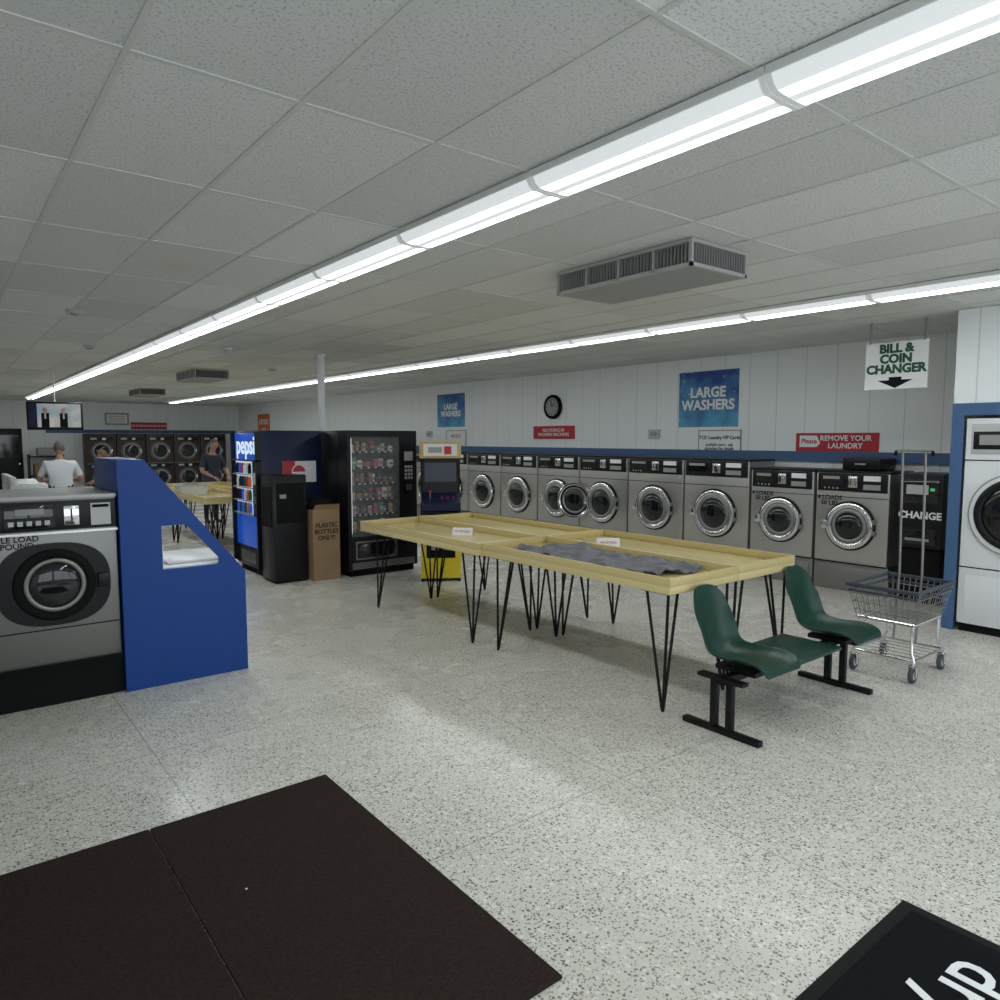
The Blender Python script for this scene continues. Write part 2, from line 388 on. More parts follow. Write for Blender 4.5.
# ---------------------------------------------------------------- wall washers
def washer(loc,rz,w,h,name='front_load_washer',zc=.78,R=.30,base=.33,label=None,depth=.6):
    r=root(name,loc,rz)
    p=P('body',r)
    p.box(.008,w-.008,0,depth,base+.01,h-.02,M_steel,.01)
    p.box(.0,w,.02,depth,0,base,M_steeld,.004)
    p.box(.012,w-.012,-.004,.004,base+.0,base+.012,M_blackm)
    p.box(.0,w,-.015,depth,h-.025,h,M_black,.004)
    p.box(.01,w-.01,-.003,.0,zc+R+.075,zc+R+.083,M_blackm)
    p.end()
    c=P('control_panel',r); z0=h-.24; 
    c.box(.03,w-.03,-.014,0,z0,h-.03,M_black,.003)
    c.box(.07,w*.38,-.019,-.014,z0+.06,h-.06,M_glass).box(.09,w*.34,-.021,-.019,z0+.14,h-.065,M_grey)
    for i in range(4): c.cyl((.12+i*.05,-.022,z0+.035),(.12+i*.05,-.012,z0+.035),.012,M_chrome,12)
    c.box(w*.46,w*.58,-.024,-.014,z0+.05,h-.06,M_chrome,.003).box(w*.49,w*.50,-.026,-.023,z0+.08,h-.09,M_black)
    c.box(w*.66,w*.88,-.018,-.014,z0+.13,h-.05,M_paper).box(w*.66,w*.88,-.018,-.014,z0+.03,z0+.09,M_grey)
    c.end()
    d=P('door',r); cx=w*.5
    d.cyl((cx,-.03,zc),(cx,.0,zc),R+.035,M_black,44)
    d.ring((cx,-.035,zc),R-.015,.034,M_chrome,fl=.75,n=44)
    d.ring((cx,-.04,zc),R-.075,.024,M_steeld,fl=.8,n=44)
    d.dome((cx,-.03,zc),R-.09,.06,M_glass)
    d.box(cx-R-.07,cx-R-.0,-.06,-.02,zc-.05,zc+.05,M_chrome,.006)
    d.box(cx+R-.02,cx+R+.045,-.05,-.01,zc-.09,zc-.04,M_steeld,.004).box(cx+R-.02,cx+R+.045,-.05,-.01,zc+.04,zc+.09,M_steeld,.004)
    d.end()
    b=P('base_panel',r); b.box(.05,w-.05,.008,.02,.05,base-.05,M_steeld,.003); b.end()
    if label: text('load_label',label,.075,(w*.20,-.003,zc+R+.03),M_blackm,r,bold=.015,ls=.85)
    return r
WX=8.37
a=washer((WX,4.40,0),-math.pi/2,.86,1.42,R=.255,label='4 LOADS\n50 LBS')
dup(a,'front_load_washer',(WX,5.28,0))
big=washer((WX,6.34,0),-math.pi/2,1.04,1.52,R=.30)
yb=6.34; ws=[]
for k in range(9):
    yb+=1.05; ws.append(dup(big,'front_load_washer',(WX,yb,0)))
od=P('open_door',ws[2],loc=(1.02,-.03,.78),rz=math.radians(22))
od.cyl((-.02,-.05,0),(-.02,0,0),.30,M_black,40).ring((-.02,-.06,0),.275,.03,M_chrome,n=40).ring((-.02,-.06,0),.2,.02,M_steeld,n=36).dome((-.02,-.05,0),.19,.05,M_glass).end()
# ---------------------------------------------------------------- left island
isl=root('front_load_washer',(.20,5.56,0),0)
def leftwasher(r):
    w=.79; h=1.42
    p=P('body',r); p.box(.004,w-.004,0,.9,.27,h-.02,M_steelm,.008).box(.0,w,.012,.9,0,.27,M_blackm).box(0,w,-.01,.9,h-.025,h,M_lgrey,.004)
    p.box(.01,w-.01,-.003,.001,.52,.527,M_blackm).box(.0,w,-.015,0,.27,.285,M_blackm).box(.0,w,-.012,0,1.165,1.18,M_chrome); p.end()
    c=P('control_panel',r); c.box(.01,w-.01,-.016,0,1.19,1.385,M_black,.003)
    c.box(.14,.42,-.024,-.016,1.21,1.36,M_glass,.003).box(.20,.36,-.027,-.023,1.30,1.34,M_grey)
    for i in range(5): c.box(.16+i*.05,.19+i*.05,-.028,-.023,1.23,1.26,M_lgrey)
    c.box(.47,.56,-.03,-.016,1.22,1.35,M_chrome,.004).box(.51,.52,-.033,-.029,1.24,1.33,M_black)
    c.box(.63,.75,-.020,-.016,1.21,1.36,M_lgrey).box(.64,.74,-.022,-.02,1.33,1.35,M_blackm).box(.02,.1,-.02,-.016,1.22,1.36,M_grey); c.end()
    d=P('door',r); cx,zc,R=.40,.83,.30
    poly=[]
    for i in range(40):
        a=2*math.pi*i/40; e=2.6
        ca,sa=math.cos(a),math.sin(a)
        poly.append((cx+R*1.10*abs(ca)**(2/e)*(1 if ca>0 else -1),-.035,zc+R*.92*abs(sa)**(2/e)*(1 if sa>0 else -1)))
    d.prism(poly,(0,.034,0),M_black)
    d.ring((cx,-.04,zc),.21,.03,M_blackm,fl=.8,n=44).ring((cx,-.05,zc),.165,.016,M_steelm,fl=.8,n=40)
    d.dome((cx,-.04,zc),.155,.035,M_glass)
    d.box(cx+.25,cx+.32,-.065,-.03,zc-.05,zc+.05,M_black,.006); d.end()
    text('label','TRIPLE LOAD\n50 POUND',.052,(.17,-.003,1.118),M_blackm,r,bold=.02,ls=.85)
leftwasher(isl); dup(isl,'front_load_washer',(-.61,5.56,0)); dup(isl,'front_load_washer',(-1.42,5.56,0))
# blue end panel with cutout
bp=root('blue_end_panel',(0,5.53,0))
o=P('panel',bp)
outer=[(1.0,0),(1.86,0),(1.86,.78),(1.17,1.65),(1.0,1.65)]
inner=[(1.27,.85),(1.67,.85),(1.67,.90),(1.44,1.17),(1.27,1.17)]
k=o.mi(M_blue)
def loopv(pts,y): return [o.bm.verts.new((a,y,b)) for a,b in pts]
for y in (0,.04):
    O=loopv(outer,y); I=loopv(inner,y)
    for q in ((O[0],O[1],I[1],I[0]),(O[1],O[2],I[2],I[1]),(O[2],O[3],I[3],I[2]),(O[3],O[4],I[4],I[3]),(O[4],O[0],I[0],I[4])):
        f=o.bm.faces.new(q); f.material_index=k
    if y==0: O0,I0=O,I
for A,B in ((O0,O),(I0,I)):
    for i in range(5):
        f=o.bm.faces.new((A[i],A[(i+1)%5],B[(i+1)%5],B[i])); f.material_index=k
o.end(0)
p=P('bulkhead',bp); p.box(1.0,1.17,.041,.90,0,1.65,M_blue,.003); p.end()
tl=root('top_load_washer',(1.19,5.58,0),0)
p=P('body',tl); p.box(0,.64,0,.72,0.03,.86,M_white,.012).box(.03,.61,.02,.70,0,.03,M_blackm); p.box(0,.10,0,.72,.86,1.02,M_white,.01); p.end()
p=P('lid',tl); p.box(.14,.60,.08,.64,.862,.885,M_white,.008).box(.02,.102,.06,.66,.9,.99,M_grey); p.end()
dup(tl,'top_load_washer',(1.2,17.2,0)); dup(tl,'top_load_washer',(1.2,17.95,0)); dup(tl,'top_load_washer',(1.2,18.7,0))

# ---------------------------------------------------------------- folding tables
def table(loc,w,l,leg_y):
    r=root('folding_table',loc)
    p=P('top',r); z0,zs,zr=.80,.85,.908; t=.020
    p.box(0,w,0,l,z0,zs,M_yel,.003)
    p.box(0,w,0,t,zs-.002,zr,M_yeld,.003).box(0,w,l-t,l,zs-.002,zr,M_yeld,.003)
    p.box(0,t,t,l-t,zs-.002,zr,M_yeld,.003).box(w-t,w,t,l-t,zs-.002,zr,M_yeld,.003)
    p.end()
    n=0
    for yy in leg_y:
        for xx in (.0,w):
            n+=1; s=1 if xx==0 else -1; u=1 if yy<l/2 else -1
            q=P('hairpin_leg_%d'%n,r); fx_=xx+s*.04; fy=yy
            tops=[(xx+s*.05,yy+u*.16),(xx+s*.05,yy-u*.02),(xx+s*.20,yy+u*.02)]
            for (a,b) in tops: q.tube([(a,b,.8),(fx_+(a-fx_)*.06,fy+(b-fy)*.06,.03),(fx_,fy,.008)],.010,M_bsteel)
            q.box(min(xx+s*.02,xx+s*.23),max(xx+s*.02,xx+s*.23),min(yy-.05*u,yy+u*.19),max(yy-.05*u,yy+u*.19),.793,.80,M_bsteel)
            q.end()
    return r
w_=.75
ta=table((3.64,2.85,0),w_,2.00,(.07,1.82)); dup(ta,'folding_table',(3.64+w_+.004,2.85,0))
tb=table((3.60,4.86,0),w_,2.12,(.12,1.82)); dup(tb,'folding_table',(3.60+w_+.004,4.86,0))
for (x,y) in ((3.2,11.2),(3.2+w_+.004,11.2),(3.2,13.2),(3.2+w_+.004,13.2)): dup(ta,'folding_table',(x,y,0))
def blanket():
    r=P('grey_blanket'); k=r.mi(M_cloth); nx,ny=40,84; V=[]
    for i in range(nx+1):
        row=[]
        for j in range(ny+1):
            u=i/nx; v=j/ny
            x=3.70+.62*u+.02*math.sin(v*9)+.015*math.sin(v*23+1); y=3.10+1.45*v+.05*math.sin(u*5+1)
            z=.880+.016*math.sin(u*17+3*v)+.012*math.sin(v*31+u*6)+.010*math.sin(u*40+v*22)+.006*math.sin(u*23-v*47)+.003*random.random()
            x=min(max(x,3.672),4.35)
            row.append(r.bm.verts.new((x,y,max(z,.853))))
        V.append(row)
    for i in range(nx):
        for j in range(ny):
            f=r.bm.faces.new((V[i][j],V[i+1][j],V[i+1][j+1],V[i][j+1])); f.material_index=k
    o=r.end(180); m=o.modifiers.new('thick','SOLIDIFY'); m.thickness=.006; m.offset=1
blanket()
def tent(x,y,rz):
    r=root('table_sign',(x,y,.851),rz); p=P('card',r)
    p.prism([(-.1,-.03,0),(-.1,0,.075),(-.1,.03,0),(-.1,.027,0),(-.1,0,.07),(-.1,-.027,0)],(.2,0,0),M_paper); p.end(0)
    text('lettering','NO SITTING',.026,(0,-.0175,.038),M_red,r,rot=(math.radians(68),0,0))
tent(4.05,5.7,-.9); tent(4.62,4.3,-.7)

# ---------------------------------------------------------------- bench seating
def shell(parent,cx,name):
    p=P(name,parent); k=p.mi(M_green)
    prof=[(-.255,.385),(-.25,.41),(-.22,.425),(-.13,.418),(-.03,.405),(.07,.40),(.15,.412),(.205,.45),(.235,.52),(.262,.60),(.288,.68),(.312,.76),(.33,.82),(.335,.838)]
    hw=[.18,.20,.21,.217,.22,.217,.205,.19,.188,.192,.188,.165,.115,.05]
    nu=14; V=[]
    for i,(y,z) in enumerate(prof):
        a=prof[max(i-1,0)]; b=prof[min(i+1,len(prof)-1)]
        t=Vector((0,b[0]-a[0],b[1]-a[1])).normalized(); nrm=Vector((0,-t.z,t.y))
        row=[]
        cup=.055 if 3<=i<=9 else (.03 if i in(2,10,11) else .008)
        for j in range(nu+1):
            u=-1+2*j/nu
            c=Vector((cx+u*hw[i],y,z))+nrm*(cup*abs(u)**2.4)
            row.append(p.bm.verts.new(c))
        V.append(row)
    for i in range(len(prof)-1):
        for j in range(nu):
            f=p.bm.faces.new((V[i][j],V[i][j+1],V[i+1][j+1],V[i+1][j])); f.material_index=k
    o=p.end(180); s=o.modifiers.new('s','SOLIDIFY'); s.thickness=.014; s.offset=-1
    q=o.modifiers.new('ss','SUBSURF'); q.levels=1; q.render_levels=2
    return o
br=root('tandem_bench',(4.40,2.49,0))
p=P('frame',br)
for sx in (-.70,.70):
    p.box(sx-.025,sx+.025,-.27,.27,0.0,.035,M_bsteel,.005)
    for yy in (-.06,.05): p.box(sx-.02,sx+.02,yy-.022,yy+.022,.035,.33,M_bsteel,.004)
    p.box(sx-.03,sx+.03,-.16,.16,.33,.352,M_bsteel)
p.box(-.72,.72,-.03,.03,.31,.35,M_bsteel)
for cx in (-.47,.66): p.box(cx-.10,cx+.06,-.14,.14,.35,.378,M_bsteel)
p.box(-.03,.23,-.12,.12,.35,.372,M_bsteel)
p.end()
shell(br,-.46,'seat_shell_1'); shell(br,.66,'seat_shell_2')
p=P('side_table',br); p.box(-.19,.35,-.22,.22,.374,.40,M_green,.012); p.end()

# ---------------------------------------------------------------- laundry cart
def cart():
    r=root('laundry_cart',(5.84,2.36,0)); X,Y=.34,.25
    f=P('frame',r)
    for sx in (-1,1):
        for sy in (-1,1):
            f.tube([(sx*.27,sy*.22,.10),(sx*.27,sy*.22,.16),(sx*.24,sy*.19,.22),(sx*.24,sy*.19,.42)],.011,M_chrome,8)
    for z,s in ((.16,1),(.42,.9)):
        f.tube([(-.27*s,-.22*s,z),(.27*s,-.22*s,z),(.27*s,.22*s,z),(-.27*s,.22*s,z)],.010,M_chrome,8,closed=True)
    for i in range(-2,3): f.tube([(i*.09,-.22,.16),(i*.09,.22,.16)],.004,M_chrome)
    f.end()
    b=P('wire_basket',r)
    def lp(z,k,rr,m): b.tube([(-X*k,-Y*k,z),(X*k,-Y*k,z),(X*k,Y*k,z),(-X*k,Y*k,z)],rr,m,8,closed=True)
    zt,zb,kb=.68,.42,.80
    lp(zt,1,.016,M_rub); lp(zt-.045,.97,.009,M_rub)
    for q in (.25,.5,.75,1): lp(zt-(zt-zb)*q,1-(1-kb)*q,.0035,M_steeld)
    nx,ny=14,11
    for i in range(nx+1):
        u=-1+2*i/nx
        b.tube([(X*u,-Y,zt),(X*u*kb,-Y*kb,zb),(X*u*kb,Y*kb,zb),(X*u,Y,zt)],.0028,M_steeld,5)
    for i in range(ny+1):
        u=-1+2*i/ny
        b.tube([(-X,Y*u,zt),(-X*kb,Y*u*kb,zb),(X*kb,Y*u*kb,zb),(X,Y*u,zt)],.0028,M_steeld,5)
    b.end()
    c=P('hanger_rack',r)
    for yy in (-.02,.15): c.tube([(.275,yy,.16),(.33,yy,.70),(.285,yy,1.70)],.010,M_steeld,8)
    c.tube([(.285,-.07,1.70),(.285,.20,1.70)],.010,M_chrome,8).tube([(.285,-.07,1.70),(.285,-.075,1.66)],.012,M_blackm,8).tube([(.285,.20,1.70),(.285,.205,1.66)],.012,M_blackm,8)
    c.end()
    n=0
    for sx in (-1,1):
        for sy in (-1,1):
            n+=1; q=P('caster_%d'%n,r); cx,cy=sx*.26,sy*.215
            q.ring((cx,cy,.060),.043,.018,M_rub,axis='y',n=24).cyl((cx,cy-.014,.060),(cx,cy+.014,.060),.038,M_lgrey,20)
            q.box(cx-.015,cx+.015,cy-.027,cy-.022,.045,.125,M_chrome).box(cx-.015,cx+.015,cy+.022,cy+.027,.045,.125,M_chrome).box(cx-.02,cx+.02,cy-.027,cy+.027,.122,.130,M_chrome); q.end()
cart()

# ---------------------------------------------------------------- mats
for (a,b) in ((.695,1.56),(-.19,.69)):
    r=root('floor_mat',(a,1.63,0)); W=b-a
    P('pile',r).box(.0,W,.0,1.84,.0,.012,M_carpet,.004).end(0)
r=root('entrance_mat',(1.35,-.0,0))
P('rubber_backing',r).box(0,1.53,0,1.10,0,.006,M_rubber,.002).end(0)
P('pile',r).box(.05,1.48,.05,1.05,.006,.013,M_mat2,.003).end(0)
text('lettering','dry',.27,(1.17,.76,.0135),M_paper,r,rot=(0,0,math.pi),bold=.01,ext=.0006)
text('lettering_2','Laun',.27,(.60,.76,.0135),M_paper,r,rot=(0,0,math.pi),bold=.01,ext=.0006)
r2=P('logo_swoosh',r); r2.tube([(.95+i*.04,.60+.03*math.sin(i*.35),.0135) for i in range(10)],.010,M_yplas,6); r2.end()
P('paper_scrap').prism([(.885,2.745,.0125),(.893,2.742,.0125),(.895,2.750,.0125),(.888,2.753,.0125)],(0,0,.002),M_paper).end(0)

# ---------------------------------------------------------------- vending
M_pblue=mat('lit_blue_panel',(.01,.05,.30),.3,emit=(.01,.08,.50),es=.5)
M_plit=mat('lit_white_panel',(.7,.75,.8),.3,emit=(.7,.85,1),es=.6)
M_cream=mat('poster_white',(.7,.7,.7),.4)
def sodamachine():
    r=root('soda_vending_machine',(3.29,10.02,0),-math.pi/2); w=.96
    p=P('cabinet',r); p.box(0,w,.0,.83,.08,1.90,M_navy,.01).box(.03,w-.03,.03,.8,0,.08,M_blackm); p.end()
    p=P('header_panel',r); p.box(.03,w-.03,-.02,0,1.52,1.87,M_pblue,.006); p.end()
    text('header_lettering','pepsi',.34,(w/2-.02,-.024,1.70),M_plit,r,bold=.02)
    p=P('display_window',r); p.box(.03,w-.26,-.012,0,.78,1.50,M_plit)
    cols=[M_navy,M_red,M_sgreen,M_orange,M_blackm,M_pblue,M_blackm,M_navy,M_cream]
    for row in range(4):
        for c in range(7):
            x=.08+c*.09; z=.81+row*.175
            m=random.choice(cols); p.cyl((x,-.03,z),(x,-.03,z+.10),.024,m,10); p.cyl((x,-.03,z+.10),(x,-.03,z+.14),.022,m,10,.010)
        p.box(.03,w-.26,-.06,-.012,.79+row*.175,.802+row*.175,M_grey)
    p.box(.0,.03,-.07,0,.10,1.88,M_black).box(w-.03,w,-.07,0,.10,1.88,M_black).box(0,w,-.07,0,1.5,1.52,M_black); p.end()
    p=P('payment_panel',r); p.box(w-.25,w-.03,-.03,0,.78,1.50,M_black,.004).box(w-.2,w-.08,-.035,-.03,1.2,1.35,M_lgrey).box(w-.19,w-.09,-.037,-.03,.95,1.05,M_chrome); p.end()
    p=P('lower_panel',r); p.box(.03,w-.03,-.02,0,.36,.77,M_pblue,.004).box(.03,w-.03,-.02,0,.10,.345,M_black,.004).box(.2,w-.2,-.026,-.02,.15,.3,M_glass); p.end()
    p=P('side_poster',r); p.box(w,w+.004,.28,.74,1.22,1.50,M_cream).box(w+.004,w+.006,.28,.45,1.22,1.50,M_red)
    p.prism([(w+.0065,.50+.10*math.cos(a),1.36+.10*math.sin(a)) for a in [math.pi*2*i/28 for i in range(28)]],(.001,0,0),M_cream)
    p.prism([(w+.0078,.50+.085*math.cos(a),1.36+.085*math.sin(a)) for a in [math.pi*i/16 for i in range(17)]],(.001,0,0),M_red)
    p.prism([(w+.0078,.50+.085*math.cos(a),1.355+.085*math.sin(a)) for a in [math.pi+.35+(math.pi-.7)*i/16 for i in range(17)]],(.001,0,0),M_blue)
    p.end(0)
sodamachine()
def snack():
    r=root('snack_vending_machine',(4.15,8.37,0)); w=1.03; d=.80
    p=P('cabinet',r)
    p.box(0,w,.25,d,.08,1.90,M_black,.006).box(0,.05,0,.25,.08,1.90,M_black).box(w-.27,w,0,.25,.08,1.90,M_black).box(.05,w-.27,0,.25,.08,.52,M_black).box(.05,w-.27,0,.25,1.82,1.90,M_black).box(.04,w-.04,.04,d,0,.08,M_blackm)
    p.end()
    p=P('shelves',r)
    cols=[mat('pack_%d'%i,c,.45,emit=c,es=.06) for i,c in enumerate([(.35,.03,.02),(.40,.22,.03),(.04,.09,.28),(.45,.43,.38),(.05,.16,.06),(.20,.09,.04),(.05,.05,.055),(.42,.32,.15),(.30,.04,.1),(.25,.25,.27),(.03,.03,.03)])]  # packs glow faintly in their own colour, in place of light inside the cabinet
    for row in range(6):
        z=.60+row*.205
        p.box(.06,w-.28,.03,.24,z-.010,z,M_blackm)
        n=random.choice((6,7,8))
        for c in range(n):
            x=.08+c*(w-.38)/n+random.uniform(0,.01); ww=(w-.38)/n*random.uniform(.45,.8); yy=random.uniform(.05,.12)
            m=random.choice(cols); hh=random.uniform(.07,.15)
            p.box(x,x+ww,yy,yy+.04,z+.004,z+hh,m,.008)
            p.box(x+ww*.15,x+ww*.85,yy-.002,yy,z+hh*.35,z+hh*.65,random.choice(cols))
            p.ring((x+ww/2,.045,z+.04),.03,.002,M_grey,n=12,seg=5)
            p.box(x,x+.03,.026,.03,z-.012,z+.002,M_lgrey)
    p.end()
    P('interior_light',r).box(.06,.07,.02,.03,.56,1.80,mat('vend_tube',(.8,.8,.8),.5,emit=(.9,.95,1),es=.4)).end()
    gl=mat('clear_glass',(.9,.95,.95),.03,alpha=.06,spec=.4)
    P('glass_front',r).box(.05,w-.27,.004,.010,.52,1.82,gl).end()
    p=P('selection_panel',r); p.box(w-.22,w-.05,-.012,0,1.05,1.70,M_blackm,.004).box(w-.2,w-.07,-.016,-.012,1.5,1.62,M_grey)
    for a in range(3):
        for b in range(4): p.box(w-.195+a*.045,w-.165+a*.045,-.018,-.012,1.25+b*.05,1.285+b*.05,M_grey)
    p.box(w-.18,w-.09,-.02,-.012,1.10,1.18,M_chrome).end()
    p=P('delivery_flap',r); p.box(.12,w-.34,-.015,0,.24,.44,M_glass,.004).box(.10,w-.32,-.008,0,.22,.46,M_steeld)
    for i in range(5): p.box(.05,w-.05,-.006,0,.10+i*.018,.108+i*.018,M_grey)
    p.end()
snack()
r=root('token_kiosk',(3.24,8.55,0)); p=P('cabinet',r); p.box(0,.43,0,.42,.03,1.34,M_black,.008).box(.02,.41,.02,.4,0,.03,M_blackm)
p.box(.04,.39,-.01,0,.75,1.25,M_blackm,.003).box(.08,.16,-.014,-.01,1.06,1.11,M_grey).box(-.008,0,.05,.36,.7,1.2,M_blackm); p.end()
r=root('cardboard_box',(3.70,8.44,0)); p=P('carton',r)
p.box(0,.36,0,.012,0,.90,M_card).box(0,.36,.37,.382,0,.90,M_card).box(0,.012,.012,.37,0,.90,M_card).box(.348,.36,.012,.37,0,.90,M_card).box(.012,.348,.012,.37,0,.01,M_card)
p.prism([(0,0,.90),(.36,0,.90),(.34,-.05,.97),(.02,-.05,.97)],(0,.006,0),M_card); p.prism([(0,.38,.90),(.36,.38,.90),(.34,.43,.97),(.02,.43,.97)],(0,.006,0),M_card); p.end(0)
P('bin_liner',r).sph((.18,.19,.92),.165,M_blackm,(1,1,.85)).end()
text('lettering','PLASTIC\nBOTTLES\nONLY!',.080,(.18,-.003,.62),M_blackm,r,bold=.01)
# arcade cabinet turned toward the entrance
r=root('arcade_cabinet',(5.11,7.68,0),math.radians(-33.6)); w=.50; hx=w/2
M_wood=mat('marquee_wood',(.50,.36,.13),.5); M_scr=mat('arcade_screen',(.02,.02,.03),.15,emit=(.10,.14,.2),es=.2)
side=[(-hx,-.28,0),(-hx,.30,0),(-hx,.30,1.72),(-hx,-.18,1.76),(-hx,-.20,1.55),(-hx,-.06,1.50),(-hx,.0,1.12),(-hx,-.34,1.0),(-hx,-.34,.88),(-hx,-.28,.86)]
p=P('cabinet',r); p.prism(side,(.025,0,0),M_black); p.prism([(a+w-.025,b,c) for a,b,c in side],(.025,0,0),M_black)
p.box(-hx+.025,hx-.025,-.26,.29,.02,.88,M_black).box(-hx+.025,hx-.025,-.02,.29,.88,1.70,M_black)
p.end(0)
p=P('lower_front_panel',r); p.box(-hx,hx,-.285,-.262,.04,.84,M_yplas,.004).box(-hx+.07,hx-.07,-.29,-.284,.30,.74,M_blackm,.003).box(-.12,-.03,-.295,-.289,.4,.55,M_grey).box(.03,.12,-.295,-.289,.4,.55,M_grey).box(-.1,.1,-.292,-.289,.62,.70,M_red)
p.end()
p=P('marquee',r); p.box(-hx-.01,hx+.01,-.22,.0,1.55,1.76,M_wood,.004).box(-hx+.04,hx-.04,-.226,-.22,1.58,1.73,M_cream).box(-.15,.02,-.230,-.226,1.62,1.69,M_grey).box(.05,.14,-.230,-.226,1.60,1.70,M_red); p.end()
p=P('screen',r); p.prism([(-hx+.05,-.055,1.49),(hx-.05,-.055,1.49),(hx-.05,-.005,1.14),(-hx+.05,-.005,1.14)],(0,.02,0),M_scr); p.end(0)
p=P('control_deck',r); p.prism([(-hx+.025,-.33,.99),(-hx+.025,-.01,1.11),(-hx+.025,-.01,1.05),(-hx+.025,-.33,.90)],(w-.05,0,0),M_navy)
p.cyl((-.13,-.18,1.03),(-.13,-.19,1.12),.007,M_chrome,8).sph((-.13,-.19,1.13),.02,M_red)
for i in range(3): p.cyl((.02+i*.07,-.18,1.035),(.02+i*.07,-.185,1.06),.014,M_red,12)
p.end()

# ---------------------------------------------------------------- bill changer
r=root('change_machine',(8.30,3.42,0),-math.pi/2); w=.44
p=P('pedestal',r); p.box(.02,w-.02,.05,.55,0,.62,M_blackm,.006); p.end()
p=P('cabinet',r); p.box(0,w,0,.58,.62,1.42,M_black,.01).box(.04,w-.04,-.012,0,1.10,1.36,M_glass,.003).box(.08,.3,-.017,-.012,1.2,1.3,M_lgrey).box(.05,w-.05,-.014,0,.66,.84,M_glass,.003).box(.1,w-.1,-.05,0,.70,.73,M_chrome); p.end()
text('lettering','CHANGE',.105,(w/2,-.006,.97),M_paper,r,bold=.03)
P('indicator',r).box(.32,.36,-.02,-.012,1.24,1.27,mat('green_led',(.05,.4,.1),.3,emit=(.1,1,.3),es=.3)).end()

# ---------------------------------------------------------------- signage
def sign(name,y,z,w,h,m,x=XW-.001,lines=(),th=.012,border=None):
    r=root(name,(x,y,z),-math.pi/2)
    P('board',r).box(-w/2,w/2,-th,-.0005,-h/2,h/2,m).end(0)
    if border:
        q=P('border',r); e=.015
        q.box(-w/2-e,w/2+e,-th-.004,-.0005,h/2,h/2+e,border).box(-w/2-e,w/2+e,-th-.004,-.0005,-h/2-e,-h/2,border).box(-w/2-e,-w/2,-th-.004,-.0005,-h/2,h/2,border).box(w/2,w/2+e,-th-.004,-.0005,-h/2,h/2,border); q.end(0)
    for i,(tx,s,dz,tm,b) in enumerate(lines): text('lettering_%d'%(i+1),tx,s,(0,-th-.002,dz),tm,r,bold=b,ls=.9)
    return r
def postermat():
    m=D.materials.new('blue_gradient_print'); m.use_nodes=True; nt=m.node_tree; n=nt.nodes; l=nt.links; b=n['Principled BSDF']
    tc=n.new('ShaderNodeTexCoord'); no=n.new('ShaderNodeTexNoise'); no.inputs['Scale'].default_value=2.6; no.inputs['Detail'].default_value=3; l.new(tc.outputs['Object'],no.inputs['Vector'])
    sp=n.new('ShaderNodeSeparateXYZ'); l.new(tc.outputs['Object'],sp.inputs[0])
    f=math_node(nt,'ADD',math_node(nt,'MULTIPLY',sp.outputs[2],1.3),math_node(nt,'ADD',math_node(nt,'MULTIPLY',math_node(nt,'SUBTRACT',no.outputs['Fac'],.5),3.0),.50),True)
    c=mixc(nt,f,(.09,.38,.58),(.03,.07,.30)); v=n.new('ShaderNodeTexVoronoi'); v.inputs['Scale'].default_value=9; l.new(tc.outputs['Object'],v.inputs['Vector'])
    c=mixc(nt,math_node(nt,'MULTIPLY',math_node(nt,'LESS_THAN',v.outputs['Distance'],.16),.25),c,(.75,.85,.9)); l.new(c,b.inputs['Base Color']); return m
M_post=postermat()
def wy(px,x,py=430):
    du=500-py; F=713.4+.0859*du; R=px-500; return x*(.7837*F-.6211*R)/(.6211*F+.7837*R)
def wz(px,py,x):
    du=500-py; F=713.4+.0859*du; R=px-500; return 1.8+(.9963*du-61.5)*x/(.6211*F+.7837*R)
X=XW
def wsign(name,px0,px1,py0,py1,m,lines=(),th=.012,border=None):
    ya,yb=wy(px0,X),wy(px1,X); pc=(px0+px1)/2; za,zb=wz(pc,py0,X),wz(pc,py1,X)
    return sign(name,(ya+yb)/2,(za+zb)/2,ya-yb,za-zb,m,lines=lines,th=th,border=border)
wsign('large_washers_poster',679,738,371,427,M_post,(('LARGE\nWASHERS',.205,0,M_paper,.03),))
wsign('large_washers_poster',438,465,394,427,M_post,(('LARGE\nWASHERS',.17,0,M_paper,.03),))
wsign('notice_sign',700,741,431,454,M_paper,(('TCD Laundry VIP Cards',.070,.07,M_blackm,.02),('available here - ask\nattendant for details',.06,-.06,M_blackm,.01)),border=M_grey)
wsign('notice_sign',447,466,431,450,M_paper,(('NOTICE',.10,.09,M_red,.01),('please do not\noverload',.06,-.08,M_blackm,.0)),border=M_grey)
wsign('red_notice_sign',534,575,426,439,M_red,(('NO DYEING IN\nWASHING MACHINES',.085,.0,M_paper,.01),))
rs=wsign('remove_laundry_sign',797,880,433,457,M_red,())
P('white_corner',rs).prism([(-.48,-.014,.12),(-.25,-.014,.12),(-.20,-.014,.02),(-.25,-.014,-.03),(-.48,-.014,-.03)],(0,.002,0),M_paper).end(0)
text('script','Please',.085,(-.35,-.016,.045),M_red,rs,bold=.02)
text('lettering_1','REMOVE YOUR\nLAUNDRY',.095,(.12,-.0145,.035),M_paper,rs,bold=.02)
text('lettering_2','as soon as the machine finishes',.055,(.0,-.0145,-.115),M_paper,rs,bold=.01)
yc=wy(554,X); zc_=wz(554,407,X); r=root('wall_clock',(XW-.002,yc,zc_),-math.pi/2)
p=P('case',r); p.cyl((0,-.05,0),(0,0,0),.22,M_blackm,40).ring((0,-.05,0),.20,.020,M_blackm,n=40); p.end()
p=P('dial',r); p.cyl((0,-.056,0),(0,-.05,0),.165,mat('clock_face',(.30,.30,.29),.4),40)
